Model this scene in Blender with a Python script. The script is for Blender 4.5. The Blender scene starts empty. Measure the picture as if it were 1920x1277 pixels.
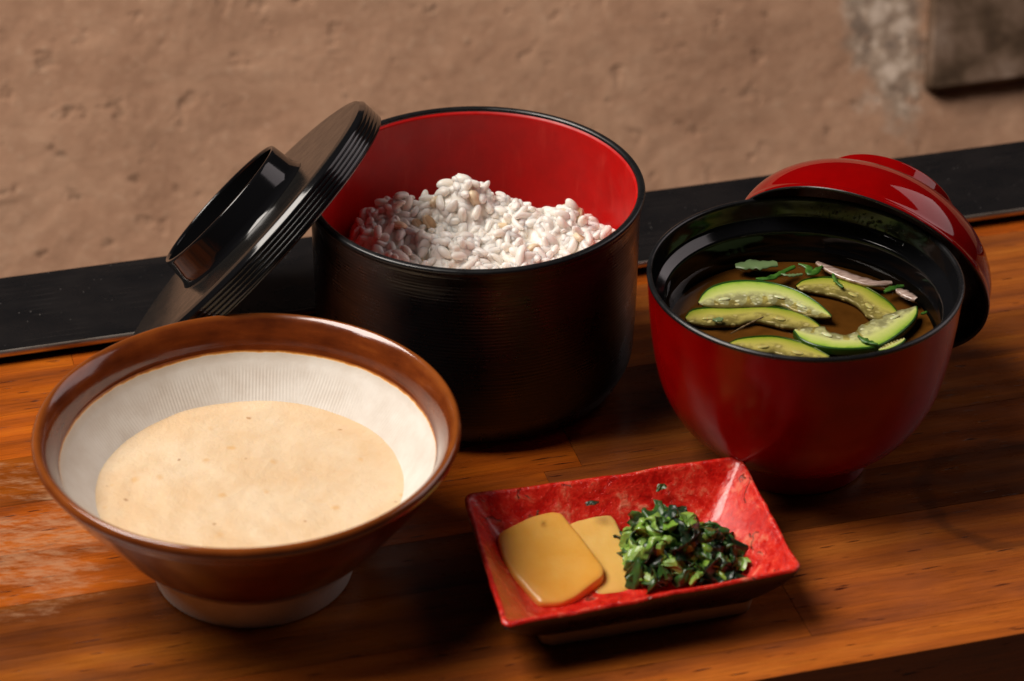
import bpy, math, random
import numpy as np
from mathutils import Vector, Matrix, noise as mn
random.seed(7); rng = np.random.default_rng(7)
sc = bpy.context.scene
C = sc.collection
K = 0.01                       # all sizes below are written in centimetres

# ------------------------------------------------------------------ camera
cam = bpy.data.cameras.new('camera'); camo = bpy.data.objects.new('camera', cam); C.objects.link(camo)
cam.sensor_width = 36.0; cam.lens = 103.17
cam.clip_start = 0.05; cam.clip_end = 60
R_, U_, B_ = (0.999973, 0.003927, 0.006183), (-0.007325, 0.536103, 0.844121), (0.0, -0.844143, 0.536118)
M = Matrix(((R_[0], U_[0], B_[0], 0), (R_[1], U_[1], B_[1], 0), (R_[2], U_[2], B_[2], 0.63526), (0, 0, 0, 1)))
camo.matrix_world = M
cam.dof.use_dof = True; cam.dof.focus_distance = 1.115; cam.dof.aperture_fstop = 10.0
cam.dof.aperture_blades = 7
sc.camera = camo

# ------------------------------------------------------------------ world, lamps, exposure
w = bpy.data.worlds.new('World'); sc.world = w; w.use_nodes = True
wb = w.node_tree.nodes['Background']; wb.inputs[0].default_value = (0.55, 0.5, 0.47, 1); wb.inputs[1].default_value = 0.015

def area(name, pos, target, sx, sy, power, col):
    l = bpy.data.lights.new(name, 'AREA'); l.shape = 'RECTANGLE'; l.size = sx; l.size_y = sy
    l.energy = power; l.color = col
    o = bpy.data.objects.new(name, l); C.objects.link(o)
    o.location = pos
    o.rotation_euler = (Vector(target) - Vector(pos)).to_track_quat('-Z', 'Y').to_euler()
    return o
# daylight through the opening on the left (key) and the wide opening behind on the right
area('window_light_left', (-1.43, 1.05, 2.34), (0, 0.95, 0.05), 1.6, 1.4, 103, (1.0, 0.92, 0.84))
area('window_light_right', (2.12, 2.08, 1.67), (0, 0.95, 0.05), 2.1, 1.6, 15, (1.0, 0.86, 0.86))
sc.view_settings.view_transform = 'Standard'; sc.view_settings.look = 'None'
sc.view_settings.exposure = 0; sc.view_settings.gamma = 1
sc.render.engine = 'CYCLES'
sc.cycles.max_bounces = 10; sc.cycles.transparent_max_bounces = 12
sc.cycles.caustics_reflective = False; sc.cycles.caustics_refractive = False

# ------------------------------------------------------------------ helpers
def mesh(name, verts, faces, mats=None, smooth=True, mi=None):
    me = bpy.data.meshes.new(name)
    me.from_pydata([(a * K, b * K, c * K) for a, b, c in verts], [], faces)
    for m in (mats or []): me.materials.append(m)
    if smooth: me.polygons.foreach_set('use_smooth', [True] * len(me.polygons))
    if mi is not None: me.polygons.foreach_set('material_index', mi)
    me.update()
    return me
def link(name, me, parent=None, loc=(0, 0, 0), rot=None):
    o = bpy.data.objects.new(name, me); C.objects.link(o)
    o.location = [a * K for a in loc]
    if rot is not None: o.rotation_mode = 'QUATERNION'; o.rotation_quaternion = rot
    if parent: o.parent = parent
    return o
def thing(name, label, cat, loc=(0, 0, 0), rot=None, group=None):
    o = link(name, None, None, loc, rot); o['label'] = label; o['category'] = cat
    o.empty_display_size = 0.01
    if group: o['group'] = group
    return o
def tag(o, label, cat, group=None):
    o['label'] = label; o['category'] = cat
    if group: o['group'] = group
    return o
def rounded(pts, r=0.05, n=4):
    """profile polyline with its inner corners rounded"""
    out = [pts[0]]
    for i in range(1, len(pts) - 1):
        p, a, b = np.array(pts[i]), np.array(pts[i - 1]), np.array(pts[i + 1])
        da, db = a - p, b - p; la, lb = np.linalg.norm(da), np.linalg.norm(db)
        rr = min(r, la * .45, lb * .45); s, e = p + da / la * rr, p + db / lb * rr
        for k in range(n + 1):
            t = k / n; out.append(tuple((1 - t) ** 2 * s + 2 * t * (1 - t) * p + t * t * e))
    out.append(pts[-1]); return out
def smoothp(pts, n=6):
    """Catmull-Rom through profile points"""
    P = [np.array(p, float) for p in pts]; P = [2 * P[0] - P[1]] + P + [2 * P[-1] - P[-2]]
    out = []
    for i in range(1, len(P) - 2):
        for k in range(n):
            t = k / n
            out.append(tuple(.5 * (2 * P[i] + (P[i + 1] - P[i - 1]) * t + (2 * P[i - 1] - 5 * P[i] + 4 * P[i + 1] - P[i + 2]) * t * t + (3 * P[i] - P[i - 1] - 3 * P[i + 1] + P[i + 2]) * t ** 3)))
    out.append(tuple(P[-2])); return out
def lathe(name, prof, mat, parent=None, seg=160, loc=(0, 0, 0), disp=None):
    vs, fs = [], []
    n = len(prof)
    for i in range(seg):
        a = 2 * math.pi * i / seg; ca, sa = math.cos(a), math.sin(a)
        for (r, z) in prof:
            if disp: r, z = disp(r, z, a)
            vs.append((r * ca, r * sa, z))
    for i in range(seg):
        j = (i + 1) % seg
        for k in range(n - 1):
            fs.append((i * n + k, j * n + k, j * n + k + 1, i * n + k + 1))
    me = mesh(name, vs, fs, [mat]); 
    return link(name, me, parent, loc)
def box(name, lo, hi, mat, parent=None, bev=0.03, loc=None):
    """box with chamfered long edges, origin at its centre"""
    cx, cy, cz = [(a + b) / 2 for a, b in zip(lo, hi)]; hx, hy, hz = [(b - a) / 2 for a, b in zip(lo, hi)]
    vs = []
    b = bev
    for sx in (-1, 1):
        for sy, sz in ((-1, -1), (1, -1), (1, 1), (-1, 1)):
            pass
    ring = [(-hy + b, -hz), (hy - b, -hz), (hy, -hz + b), (hy, hz - b), (hy - b, hz), (-hy + b, hz), (-hy, hz - b), (-hy, -hz + b)]
    ringi = [(-hy + 2 * b, -hz + b), (hy - 2 * b, -hz + b), (hy - b, -hz + 2 * b), (hy - b, hz - 2 * b), (hy - 2 * b, hz - b), (-hy + 2 * b, hz - b), (-hy + b, hz - 2 * b), (-hy + b, -hz + 2 * b)]
    for x, rg in ((-hx, ringi), (-hx + b, ring), (hx - b, ring), (hx, ringi)):
        vs += [(x, y, z) for y, z in rg]
    fs = []
    for s in range(3):
        for k in range(8):
            l = (k + 1) % 8; fs.append((s * 8 + k, s * 8 + l, s * 8 + 8 + l, s * 8 + 8 + k))
    fs.append(tuple(range(7, -1, -1))); fs.append(tuple(range(24, 32)))
    return link(name, mesh(name, vs, [tuple(reversed(f)) for f in fs], [mat], smooth=False), parent, (cx, cy, cz))
def axis_rot(n, spin=0.0):
    return Vector((0, 0, 1)).rotation_difference(Vector(n).normalized()) @ __import__('mathutils').Quaternion((0, 0, 1), spin)

# ------------------------------------------------------------------ material helper
class MT:
    def __init__(s, name, **kw):
        s.m = bpy.data.materials.new(name); s.m.use_nodes = True; s.t = s.m.node_tree; s.N = s.t.nodes
        s.b = s.N['Principled BSDF']
        for k, v in kw.items(): s.set(k, v)
    def set(s, k, v):
        names = dict(col='Base Color', rough='Roughness', metal='Metallic', spec='Specular IOR Level', coat='Coat Weight', coatr='Coat Roughness',
                     sss='Subsurface Weight', sssr='Subsurface Radius', ssss='Subsurface Scale', ior='IOR', trans='Transmission Weight', sheen='Sheen Weight')
        i = s.b.inputs[names[k]]
        if hasattr(v, 'is_output') or isinstance(v, bpy.types.NodeSocket): s.t.links.new(v, i)
        elif isinstance(v, (tuple, list)) and len(v) == 3 and i.type == 'RGBA': i.default_value = (*v, 1)
        else: i.default_value = v
    def n(s, typ, ins=None, **props):
        nd = s.N.new(typ)
        for k, v in props.items(): setattr(nd, k, v)
        for k, v in (ins or {}).items():
            i = nd.inputs[k]
            if isinstance(v, bpy.types.NodeSocket): s.t.links.new(v, i)
            else:
                if i.type == 'RGBA' and len(v) == 3: v = (*v, 1)
                i.default_value = v
        return nd
    def coord(s, scale=(1, 1, 1), kind='Object', rot=(0, 0, 0), rnd=0.0):
        """coordinates in centimetres times scale"""
        if kind == 'World': src = s.n('ShaderNodeNewGeometry').outputs['Position']
        else: src = s.n('ShaderNodeTexCoord').outputs[kind]
        if rnd:
            oi = s.n('ShaderNodeObjectInfo').outputs['Random']
            sh = s.n('ShaderNodeVectorMath', {0: oi, 1: (rnd, rnd * .7, rnd * .4)}, operation='MULTIPLY').outputs[0]
            src = s.n('ShaderNodeVectorMath', {0: src, 1: sh}, operation='ADD').outputs[0]
        mp = s.n('ShaderNodeMapping', {'Vector': src, 'Scale': tuple(100 * a for a in scale), 'Rotation': rot})
        return mp.outputs[0]
    def noise(s, vec, scale=1, detail=4, rough=.55, dist=0.0, out='Fac'):
        return s.n('ShaderNodeTexNoise', {'Vector': vec, 'Scale': scale, 'Detail': detail, 'Roughness': rough, 'Distortion': dist}).outputs[out]
    def ramp(s, fac, stops, interp='LINEAR'):
        r = s.n('ShaderNodeValToRGB', {'Fac': fac}); cr = r.color_ramp; cr.interpolation = interp
        while len(cr.elements) < len(stops): cr.elements.new(.5)
        for e, (p, c) in zip(cr.elements, stops):
            e.position = p; e.color = (*c, 1) if isinstance(c, tuple) else (c, c, c, 1)
        return r.outputs['Color']
    def mix(s, fac, a, b, mode='MIX'):
        nd = s.n('ShaderNodeMix', data_type='RGBA', blend_type=mode)
        for idx, v in ((0, fac), (6, a), (7, b)):
            i = nd.inputs[idx]
            if isinstance(v, bpy.types.NodeSocket): s.t.links.new(v, i)
            elif idx == 0: i.default_value = v
            else: i.default_value = (*v, 1) if len(v) == 3 else v
        return nd.outputs[2]
    def math(s, op, a, b=0.0, c=0.0, clamp=False):
        nd = s.n('ShaderNodeMath', {0: a, 1: b, 2: c}, operation=op); nd.use_clamp = clamp; return nd.outputs[0]
    def maprange(s, v, a, b, c=0.0, d=1.0):
        return s.n('ShaderNodeMapRange', {0: v, 1: a, 2: b, 3: c, 4: d}).outputs[0]
    def bump(s, h, dist_cm=0.02, strength=1.0, nrm=None):
        ins = {'Height': h, 'Distance': dist_cm * K, 'Strength': strength}
        if nrm is not None: ins['Normal'] = nrm
        o = s.n('ShaderNodeBump', ins).outputs[0]; s.t.links.new(o, s.b.inputs['Normal']); return o

# ------------------------------------------------------------------ materials
def wood_mat():
    m = MT('lacquered_pine')
    v = m.coord((.045, 1, 1), rnd=.9)
    warp = m.noise(m.coord((.035, .22, .2), rnd=.5), 1, 3, .5, out='Color')
    v2 = m.n('ShaderNodeVectorMath', {0: warp, 1: (3.2, 3.2, 3.2), 2: v}, operation='MULTIPLY_ADD').outputs[0]
    rings = m.n('ShaderNodeTexWave', {'Vector': v2, 'Scale': .20, 'Distortion': 2.2, 'Detail': 4, 'Detail Scale': 1.1, 'Detail Roughness': .6}, bands_direction='Y', wave_profile='SIN').outputs['Fac']
    fib = m.noise(m.coord((.16, 5, 5), rnd=.5), 1, 6, .68)
    blot = m.noise(m.coord((.12, .42, .5), rnd=.7), 1, 5, .62)
    f = m.math('ADD', m.math('MULTIPLY', rings, .14), m.math('ADD', m.math('MULTIPLY', fib, .28), m.math('MULTIPLY', blot, .62)))
    col = m.ramp(f, [(.34, (.58, .136, .007)), (.50, (.44, .090, .005)), (.64, (.28, .058, .005)), (.80, (.13, .026, .004))])
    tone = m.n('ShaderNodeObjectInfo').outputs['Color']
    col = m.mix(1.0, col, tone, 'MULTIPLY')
    fine_ = m.noise(m.coord((.5, 14, 14), rnd=.5), 1, 4, .7)
    col = m.mix(1.0, col, m.ramp(fine_, [(.32, .70), (.5, 1.0), (.68, 1.14)]), 'MULTIPLY')
    # small dark pores
    pore = m.noise(m.coord((.8, 8.5, 5), rnd=.5), 1, 1, .5)
    col = m.mix(m.maprange(pore, .70, .76), col, (.045, .006, .002))
    pos = m.n('ShaderNodeNewGeometry').outputs['Position']
    # old round cup stain on the right
    d = m.n('ShaderNodeVectorMath', {0: pos, 1: (.1870, .8960, 0)}, operation='DISTANCE').outputs['Value']
    wob = m.noise(m.coord((.5, .5, .5), 'World'), 1, 3, .6)
    dd = m.math('ADD', d, m.math('MULTIPLY', m.math('SUBTRACT', wob, .5), .016))
    ring = m.math('MULTIPLY', m.maprange(dd, .0290, .0315), m.maprange(dd, .0375, .0345))
    col = m.mix(m.math('MULTIPLY', ring, .42), col, (.045, .018, .009))
    # worn pale scuffs, mostly at the left
    sv = m.noise(m.coord((.16, .62, .5), 'World', rot=(0, 0, -.277)), 1, 6, .68)
    d2 = m.n('ShaderNodeVectorMath', {0: pos, 1: (-.170, .865, 0)}, operation='DISTANCE').outputs['Value']
    near = m.maprange(d2, .075, .02, -.14, .16)
    sc1 = m.maprange(m.math('ADD', sv, near), .57, .66)
    fine = m.noise(m.coord((1.1, 3.4, 3), 'World', rot=(0, 0, -.277)), 1, 6, .72)
    sc2 = m.math('MULTIPLY', sc1, m.maprange(fine, .40, .58))
    col = m.mix(m.math('MULTIPLY', sc2, .5), col, (.50, .27, .13))
    m.set('col', col)
    rr = m.math('ADD', m.maprange(m.noise(m.coord((.4, .9, .5), 'World'), 1, 4, .6), .3, .7, .20, .38), m.math('MULTIPLY', sc2, .3))
    m.set('rough', rr); m.set('spec', .42)
    m.bump(m.math('ADD', m.math('MULTIPLY', fib, .5), m.math('ADD', m.math('MULTIPLY', m.maprange(pore, .70, .75), -1.0), m.math('MULTIPLY', m.noise(m.coord((.8, 1.2, 1), 'World'), 1, 3), .9))), .012, .8)
    return m.m
WOOD = wood_mat()

def ground_mat():
    m = MT('packed_earth')
    v = m.coord((1, 1, 1))
    a = m.noise(v, .13, 4, .6); b = m.noise(v, 1.3, 5, .65); mid = m.noise(v, .42, 4, .6)
    col = m.ramp(m.math('ADD', m.math('MULTIPLY', a, .40), m.math('ADD', m.math('MULTIPLY', b, .30), m.math('MULTIPLY', mid, .30))), [(.36, (.33, .180, .110)), (.50, (.42, .240, .150)), (.64, (.49, .295, .190))])
    pit = m.noise(v, .62, 3, .55); zone = m.noise(v, .10, 2, .5); gritn = m.noise(v, 2.6, 3, .7)
    col = m.mix(m.math('MULTIPLY', m.math('MULTIPLY', m.maprange(pit, .62, .70), m.maprange(zone, .45, .58)), .5), col, (.13, .075, .045))
    col = m.mix(m.math('MULTIPLY', m.maprange(gritn, .60, .70), .35), col, (.58, .42, .30))
    streak = m.maprange(m.noise(m.coord((.10, .55, 1), rot=(0, 0, .5)), 1, 3, .5), .66, .74)
    col = m.mix(m.math('MULTIPLY', streak, .45), col, (.15, .085, .05))
    # pale grey worn mortar beside the stone
    tc = m.n('ShaderNodeTexCoord').outputs['Object']
    rel = m.n('ShaderNodeVectorMath', {0: tc, 1: (.5855, .012, 0)}, operation='SUBTRACT').outputs[0]
    rot = m.n('ShaderNodeMapping', {'Vector': rel, 'Rotation': (0, 0, -.42), 'Scale': (48, 22, 0)}).outputs[0]
    ln = m.n('ShaderNodeVectorMath', {0: rot}, operation='LENGTH').outputs['Value']
    pn = m.noise(v, .55, 5, .65)
    pm = m.maprange(m.math('ADD', ln, m.math('MULTIPLY', m.math('SUBTRACT', pn, .5), 2.4)), 1.25, .75)
    col = m.mix(m.math('MULTIPLY', pm, .85), col, m.ramp(m.noise(v, .9, 4, .6), [(.35, (.17, .135, .11)), (.50, (.36, .27, .20)), (.62, (.66, .54, .44))]))
    m.set('col', col); m.set('rough', .95); m.set('spec', .15)
    m.bump(m.math('ADD', b, m.math('MULTIPLY', m.maprange(pit, .60, .7), -.8)), .12, .8)
    return m.m

def lacquer_black(name, rough=.22, bump=None, col=(.006, .006, .007), spec=.5):
    m = MT(name, col=col, spec=spec)
    v = m.coord((1, 1, 1))
    n = m.noise(v, 1.2, 4, .6)
    m.set('rough', m.maprange(n, .3, .7, rough * .75, rough * 1.35))
    if bump == 'turned':      # fine turned rings round the body
        z = m.n('ShaderNodeSeparateXYZ', {0: m.coord((1, 1, 1))}).outputs
        wob = m.noise(m.coord((.35, .35, 3.2)), 1, 4, .65)
        s = m.math('SINE', m.math('ADD', m.math('MULTIPLY', z['Z'], 42.0), m.math('MULTIPLY', wob, 9.0)))
        m.bump(m.math('ADD', m.math('MULTIPLY', s, .5), m.math('MULTIPLY', m.noise(m.coord((.4, .4, 14)), 1, 3, .6), 1.1)), .0045, 1.0)
    elif bump == 'weave':     # very fine raised lines
        z = m.n('ShaderNodeSeparateXYZ', {0: m.coord((1, 1, 1))}).outputs
        s = m.math('MULTIPLY', m.math('SINE', m.math('MULTIPLY', z['X'], 48.0)), m.math('SINE', m.math('MULTIPLY', z['Y'], 48.0)))
        m.bump(s, .0012, .5)
    else:
        m.bump(m.noise(v, 2.5, 3, .5), .003, .5)
    return m.m
BLACK_TURNED = lacquer_black('black_lacquer_turned', .30, 'turned')
BLACK_GLOSS = lacquer_black('black_lacquer_gloss', .10)
BLACK_SATIN = lacquer_black('black_lacquer_satin', .28, col=(.009, .009, .010))
BLACK_WEAVE = lacquer_black('black_lacquer_fine_lines', .20, 'weave', col=(.012, .011, .010))

def red_mat(name, col, rough, worn=0.0, bm=.0025, spec=.38):
    m = MT(name, spec=spec)
    v = m.coord((1, 1, 1))
    n = m.noise(v, .8, 5, .65)
    c = m.mix(m.maprange(n, .35, .7), col, tuple(a * .8 for a in col))
    if worn:
        s = m.noise(m.coord((1.8, 1.8, .35)), 1, 5, .7)
        c = m.mix(m.math('MULTIPLY', m.maprange(s, .56, .74), worn), c, (.62, .06, .04))
    m.set('col', c); m.set('rough', m.maprange(m.noise(v, 1.1, 5, .65), .3, .7, rough * .8, rough * 1.25))
    m.bump(m.noise(v, 9, 4, .6), bm, .6) if bm else None
    return m.m
RED_IN = red_mat('red_lacquer_inside', (.55, .003, .002), .42, .35)
RED_BOWL = red_mat('red_lacquer_bowl', (.30, .0006, .0006), .20, spec=.24)
RED_LID = red_mat('red_lacquer_lid', (.26, .0006, .0008), .05, bm=0, spec=.5)

def glaze_mat():
    """brown glaze over cream clay; the glaze ends in a wavering line inside and above the foot"""
    m = MT('brown_glaze')
    xyz = m.n('ShaderNodeSeparateXYZ', {0: m.coord((1, 1, 1))}).outputs
    n = m.noise(m.coord((1, 1, 1)), .55, 5, .6)
    streak = m.noise(m.coord((.5, .5, 2.5)), 1, 4, .6)
    base = m.ramp(m.math('ADD', m.math('MULTIPLY', n, .5), m.math('MULTIPLY', streak, .5)), [(.34, (.085, .016, .004)), (.52, (.155, .031, .006)), (.68, (.24, .056, .010))])
    z = m.math('ADD', xyz['Z'], m.math('MULTIPLY', m.math('SUBTRACT', n, .5), .10))
    lip = m.math('MULTIPLY', m.maprange(z, 6.14, 6.28), .45)
    base = m.mix(lip, base, (.36, .10, .016))
    m.set('col', base); m.set('rough', m.maprange(m.noise(m.coord((1, 1, 1)), 1.5, 4), .3, .7, .10, .2)); m.set('coat', .4); m.set('coatr', .08)
    m.bump(m.math('ADD', m.math('MULTIPLY', m.noise(m.coord((.12, .12, 3.5)), 1, 3, .6), 1.2), m.math('ADD', n, m.math('MULTIPLY', m.noise(m.coord((1, 1, 1)), 5, 3), .15))), .014, .6)
    return m.m
GLAZE = glaze_mat()
def clay_mat(name, edge=None):
    m = MT(name)
    n = m.noise(m.coord((1, 1, 1)), .9, 5, .6)
    c = m.ramp(n, [(.3, (.70, .64, .57)), (.6, (.80, .76, .70)), (.8, (.84, .81, .76))])
    if edge:
        z = m.n('ShaderNodeSeparateXYZ', {0: m.coord((1, 1, 1))}).outputs['Z']
        zz = m.math('ADD', z, m.math('MULTIPLY', m.math('SUBTRACT', m.noise(m.coord((1, 1, 1)), 1.3, 4, .6), .5), .16))
        f = m.maprange(zz, edge[0], edge[1])
        g = m.ramp(f, [(0, (1, 1, 1)), (.35, (.95, .55, .18)), (.6, (.50, .17, .03)), (1, (.28, .066, .012))])
        k = m.maprange(f, 0, .3)
        c = m.mix(k, c, m.mix(1.0, (1, 1, 1), g, 'MULTIPLY'))
        m.set('rough', m.maprange(k, 0, 1, .55, .16))
    else: m.set('rough', .6)
    m.set('col', c); m.bump(m.noise(m.coord((1, 1, 1)), 6, 4, .6), .008, .6)
    return m.m
CLAY = clay_mat('cream_clay'); CLAY_IN = clay_mat('cream_clay_inside', (5.02, 5.16))

# ------------------------------------------------------------------ setting
GD = MT('dark_earth', col=(.16, .10, .065), rough=.95).m
gs = 12; vs = [(-900 + 1800 * i / gs, -500 + 1700 * j / gs, -60) for j in range(gs + 1) for i in range(gs + 1)]
gr = link('ground', mesh('ground', vs, [(j * 13 + i, j * 13 + i + 1, j * 13 + i + 14, j * 13 + i + 13) for j in range(gs) for i in range(gs)], [GD])); gr['kind'] = 'structure'
GR = ground_mat()
# sloping earthen wall behind the bench; its local x runs along the bench, y up the slope, z out of the face
WB = math.radians(50); wca, wsa = math.cos(.2766), math.sin(.2766)
WU = Vector((wca, wsa, 0)); WS = Vector((-wsa * math.cos(WB), wca * math.cos(WB), math.sin(WB))); WN = WU.cross(WS)
WQ = Matrix((WU, WS, WN)).transposed().to_quaternion()
WO = Vector((-wsa * 131.8, wca * 131.8, -8.8))
us = np.concatenate([[-60, -30, -10], np.arange(2, 78, .32), [90, 120, 160]]); ss = np.concatenate([[-38, -24, -14], np.arange(-9, 13, .32), [18, 24, 30]])
vs, fs = [], []; nu_ = len(us)
for b in ss:
    for a in us:
        p = Vector((a, b, 0)); h = .30 * mn.noise(p * .12) + .06 * mn.noise(p * .45 + Vector((5, 0, 0))) + .04 * mn.noise(p * 1.3)
        q = mn.noise(p * .75 + Vector((0, 9, 0))); h -= .3 * max(0, q - .55)
        vs.append((a, b, h))
for j in range(len(ss) - 1):
    for i in range(nu_ - 1): fs.append((j * nu_ + i, j * nu_ + i + 1, (j + 1) * nu_ + i + 1, (j + 1) * nu_ + i))
# rounded top and the back of the wall
top0 = (len(ss) - 1) * nu_; prev = [top0 + i for i in range(nu_)]
for dy, dz in ((2, -.8), (14, -16), (10, -60)):
    cur = []
    for a in us: cur.append(len(vs)); vs.append((a, 30 + dy, dz))
    for i in range(nu_ - 1): fs.append((prev[i], prev[i + 1], cur[i + 1], cur[i]))
    prev = cur
tag(link('earthen_wall', mesh('earthen_wall', vs, fs, [GR]), None, tuple(WO), WQ), 'rough pitted tan earthen wall sloping behind the bench and its black rail', 'wall')
def stone_mat():
    m = MT('weathered_stone', rough=.85, spec=.25)
    v = m.coord((1, 1, 1)); n = m.noise(v, .35, 6, .62)
    m.set('col', m.ramp(n, [(.30, (.030, .015, .007)), (.46, (.085, .050, .028)), (.58, (.16, .100, .066)), (.72, (.25, .175, .13))]))
    m.bump(n, .25, .8); return m.m
ST = stone_mat()
bq = [(60.14, -2.18), (67.36, -2.11), (82, -1.9), (84, 9), (63.1, 9.2)]
bo = WO + WU * 60.14 + WS * -2.18
outl = rounded([(a - 60.14, b + 2.18) for a, b in (bq[-1], bq[0], bq[1])], .5, 6)[:-1] + [(a - 60.14, b + 2.18) for a, b in bq[1:4]]
vs, fs = [], []; n_ = len(outl); cxy = (12, 5)
for sc_, z in ((1, -.6), (1, .65), (.985, .85), (.5, .9), (0.02, .9)):
    for a, b in outl: vs.append((cxy[0] + (a - cxy[0]) * sc_, cxy[1] + (b - cxy[1]) * sc_, z + .12 * mn.noise(Vector((a, b, z)))))
for j in range(4):
    for k in range(n_): l = (k + 1) % n_; fs.append((j * n_ + k, j * n_ + l, (j + 1) * n_ + l, (j + 1) * n_ + k))
fs.append(tuple(range(4 * n_, 5 * n_)))
blk = link('stone_block', mesh('stone_block', vs, [tuple(reversed(f)) for f in fs], [ST], smooth=False), None, tuple(bo), WQ)
tag(blk, 'dark weathered stone slab standing proud of the earthen wall at the top right corner', 'stone block')

# the bench: a laminated board of long staves, its local x runs along the bench
ANG = 0.2766
BR = axis_rot((0, 0, 1), ANG)
bench = thing('wooden_bench', 'lacquered orange brown bench of glued pine staves under all the tableware', 'bench', (0, 0, 0), BR)
seams = [73.2, 75.0, 78.0, 81.0, 84.0, 87.0, 90.05, 93.1, 96.1, 99.0, 100.1]
joints = {0: [-6.0], 1: [32.3], 2: [-24.0, 46.0], 3: [4.6, 52.0], 4: [38.9 + 30, -3.3], 5: [28.2], 6: [28.2 - 62, 38.9 + 10], 7: [32.8 - 20, 58], 8: [32.3 - 62, 60], 9: [10]}
ca, sa = math.cos(ANG), math.sin(ANG)
def uw(x, y): return x * ca + y * sa, -x * sa + y * ca
joints[1] = [uw(10.2, 82.2)[0]]; joints[1] = [-10 + uw(10.2, 82.2)[0] - 60]; 
joints[1] = [uw(10.18, 82.2)[0]]          # crack beside the red dish
joints[5] = [uw(14.55, 91.7)[0] - 0.0, uw(14.55, 91.7)[0] - 46]
joints[4] = [uw(14.6, 91.6)[0] + 40, uw(14.6, 91.6)[0] - 25]
joints[6] = [uw(3.25, 91.8)[0], uw(3.25, 91.8)[0] + 44]
joints[8] = [uw(5.34, 99.2)[0], uw(5.34, 99.2)[0] - 38]
joints.update({0: [-12.0, 54.0], 2: [-24.0, 28.0], 3: [27.0], 4: [26.0, 64.0], 5: [27.5, joints[5][0]], 7: [26.0, 66.0]})  # some joints lie under tableware, where the painted-in light tone changes
for i in range(len(seams) - 1):
    cuts = [-45] + sorted(j for j in joints.get(i, []) if -45 < j < 85) + [95]
    for a, b in zip(cuts[:-1], cuts[1:]):
        dz = random.uniform(-.006, .006)
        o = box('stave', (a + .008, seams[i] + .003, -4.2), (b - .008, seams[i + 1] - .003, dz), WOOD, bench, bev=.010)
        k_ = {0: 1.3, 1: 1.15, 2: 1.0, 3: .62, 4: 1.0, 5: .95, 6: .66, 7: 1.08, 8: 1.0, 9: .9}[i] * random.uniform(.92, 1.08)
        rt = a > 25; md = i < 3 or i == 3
        tn = (.64, .80, 2.3) if rt else ((.66, .80, 1.9) if md else (.92, .94, 1.2))  # right-hand staves browner: light falling off from the left painted into their colour
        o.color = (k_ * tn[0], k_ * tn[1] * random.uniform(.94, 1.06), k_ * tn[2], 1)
# black rail along the back of the bench
def rail_mat():
    m = MT('black_painted_rail', spec=.5)
    v = m.coord((1, 1, 1))
    c = m.mix(m.maprange(m.noise(m.coord((.25, .6, 1)), 1, 6, .6), .4, .8), (.006, .006, .007), (.014, .012, .012))
    vo = m.n('ShaderNodeTexVoronoi', {'Vector': v, 'Scale': 3.6}, feature='F1')
    keep = m.maprange(m.n('ShaderNodeSeparateColor', {0: vo.outputs['Color']}).outputs[0], .60, .62)
    dust = m.math('MULTIPLY', m.maprange(vo.outputs['Distance'], .10, .05), keep)
    scr = m.n('ShaderNodeTexWave', {'Vector': m.coord((.05, .9, 1), rot=(0, 0, .05)), 'Scale': .9, 'Distortion': 9, 'Detail': 4, 'Detail Scale': .7}, bands_direction='Y').outputs['Fac']
    sm = m.math('MULTIPLY', m.maprange(scr, .985, 1.0), m.maprange(m.noise(v, .3, 3), .5, .6))
    c = m.mix(m.math('MULTIPLY', dust, m.maprange(m.noise(v, .15, 2), .42, .62, .0, .6)), c, (.34, .31, .29)); c = m.mix(m.math('MULTIPLY', sm, .12), c, (.16, .14, .13))
    m.set('col', c); m.set('rough', m.maprange(m.noise(m.coord((.6, .8, 1)), .8, 5, .6), .3, .7, .24, .32))
    m.bump(m.noise(m.coord((.3, .5, 1)), 1, 4), .006, .5)
    return m.m
RAIL = rail_mat()
rail = thing('bench_rail', 'flat black painted rail along the back edge of the wooden bench', 'rail', (0, 0, 0), BR)
box('rail_board', (-45, 99.86, .26), (95, 105.45, .62), RAIL, rail, bev=.05)
bm_ = MT('worn_metal_edge', col=(.22, .16, .12), metal=.8, rough=.22)
bm_.set('col', bm_.ramp(bm_.noise(bm_.coord((.3, 3, 3)), 1, 5, .7), [(.35, (.25, .17, .12)), (.6, (.62, .54, .48))]))
# rounded metal edging in front of the rail board
prof = [(99.86 - .10 * math.cos(t), .44 + .17 * math.sin(t)) for t in np.linspace(-math.pi / 2, math.pi / 2, 9)]
vs = [(x, y, z) for x in (-45, 95) for y, z in prof]
link('edge_strip', mesh('edge_strip', vs, [(k, k + 1, 10 + k, 9 + k) for k in range(8)], [bm_.m]), rail)
dk = MT('dark_underframe', col=(.012, .008, .006), rough=.7).m
box('rail_support', (-45, 100.35, -4.2), (95, 105.2, .258), dk, rail, bev=.03)

# ------------------------------------------------------------------ rice pot
PX, PY, PH = -1.43, 97.9, 8.4
pot = thing('rice_pot', 'black round lacquer rice pot with red inside, holding white rice', 'lacquer pot', (PX, PY, 0))
lathe('pot_body', rounded([(0, .25), (4.6, .25), (4.8, .0), (5.2, .0), (5.75, .35), (6.18, 1.25), (6.27, 3), (6.30, 5.5), (6.33, 7.6), (6.42, 8.02), (6.43, 8.16)], .25), BLACK_TURNED, pot, 200)
lathe('pot_rim', rounded([(6.43, 8.14), (6.5, 8.28), (6.46, 8.38), (6.30, 8.42), (6.20, 8.36), (6.19, 8.27)], .06, 5), BLACK_SATIN, pot, 200)
lathe('red_lining', rounded([(6.192, 8.275), (6.10, 8.20), (6.05, 7.4), (6.0, 4), (5.9, 1.4), (5.2, .8), (0, .75)], .5, 6), RED_IN, pot, 200)

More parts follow.
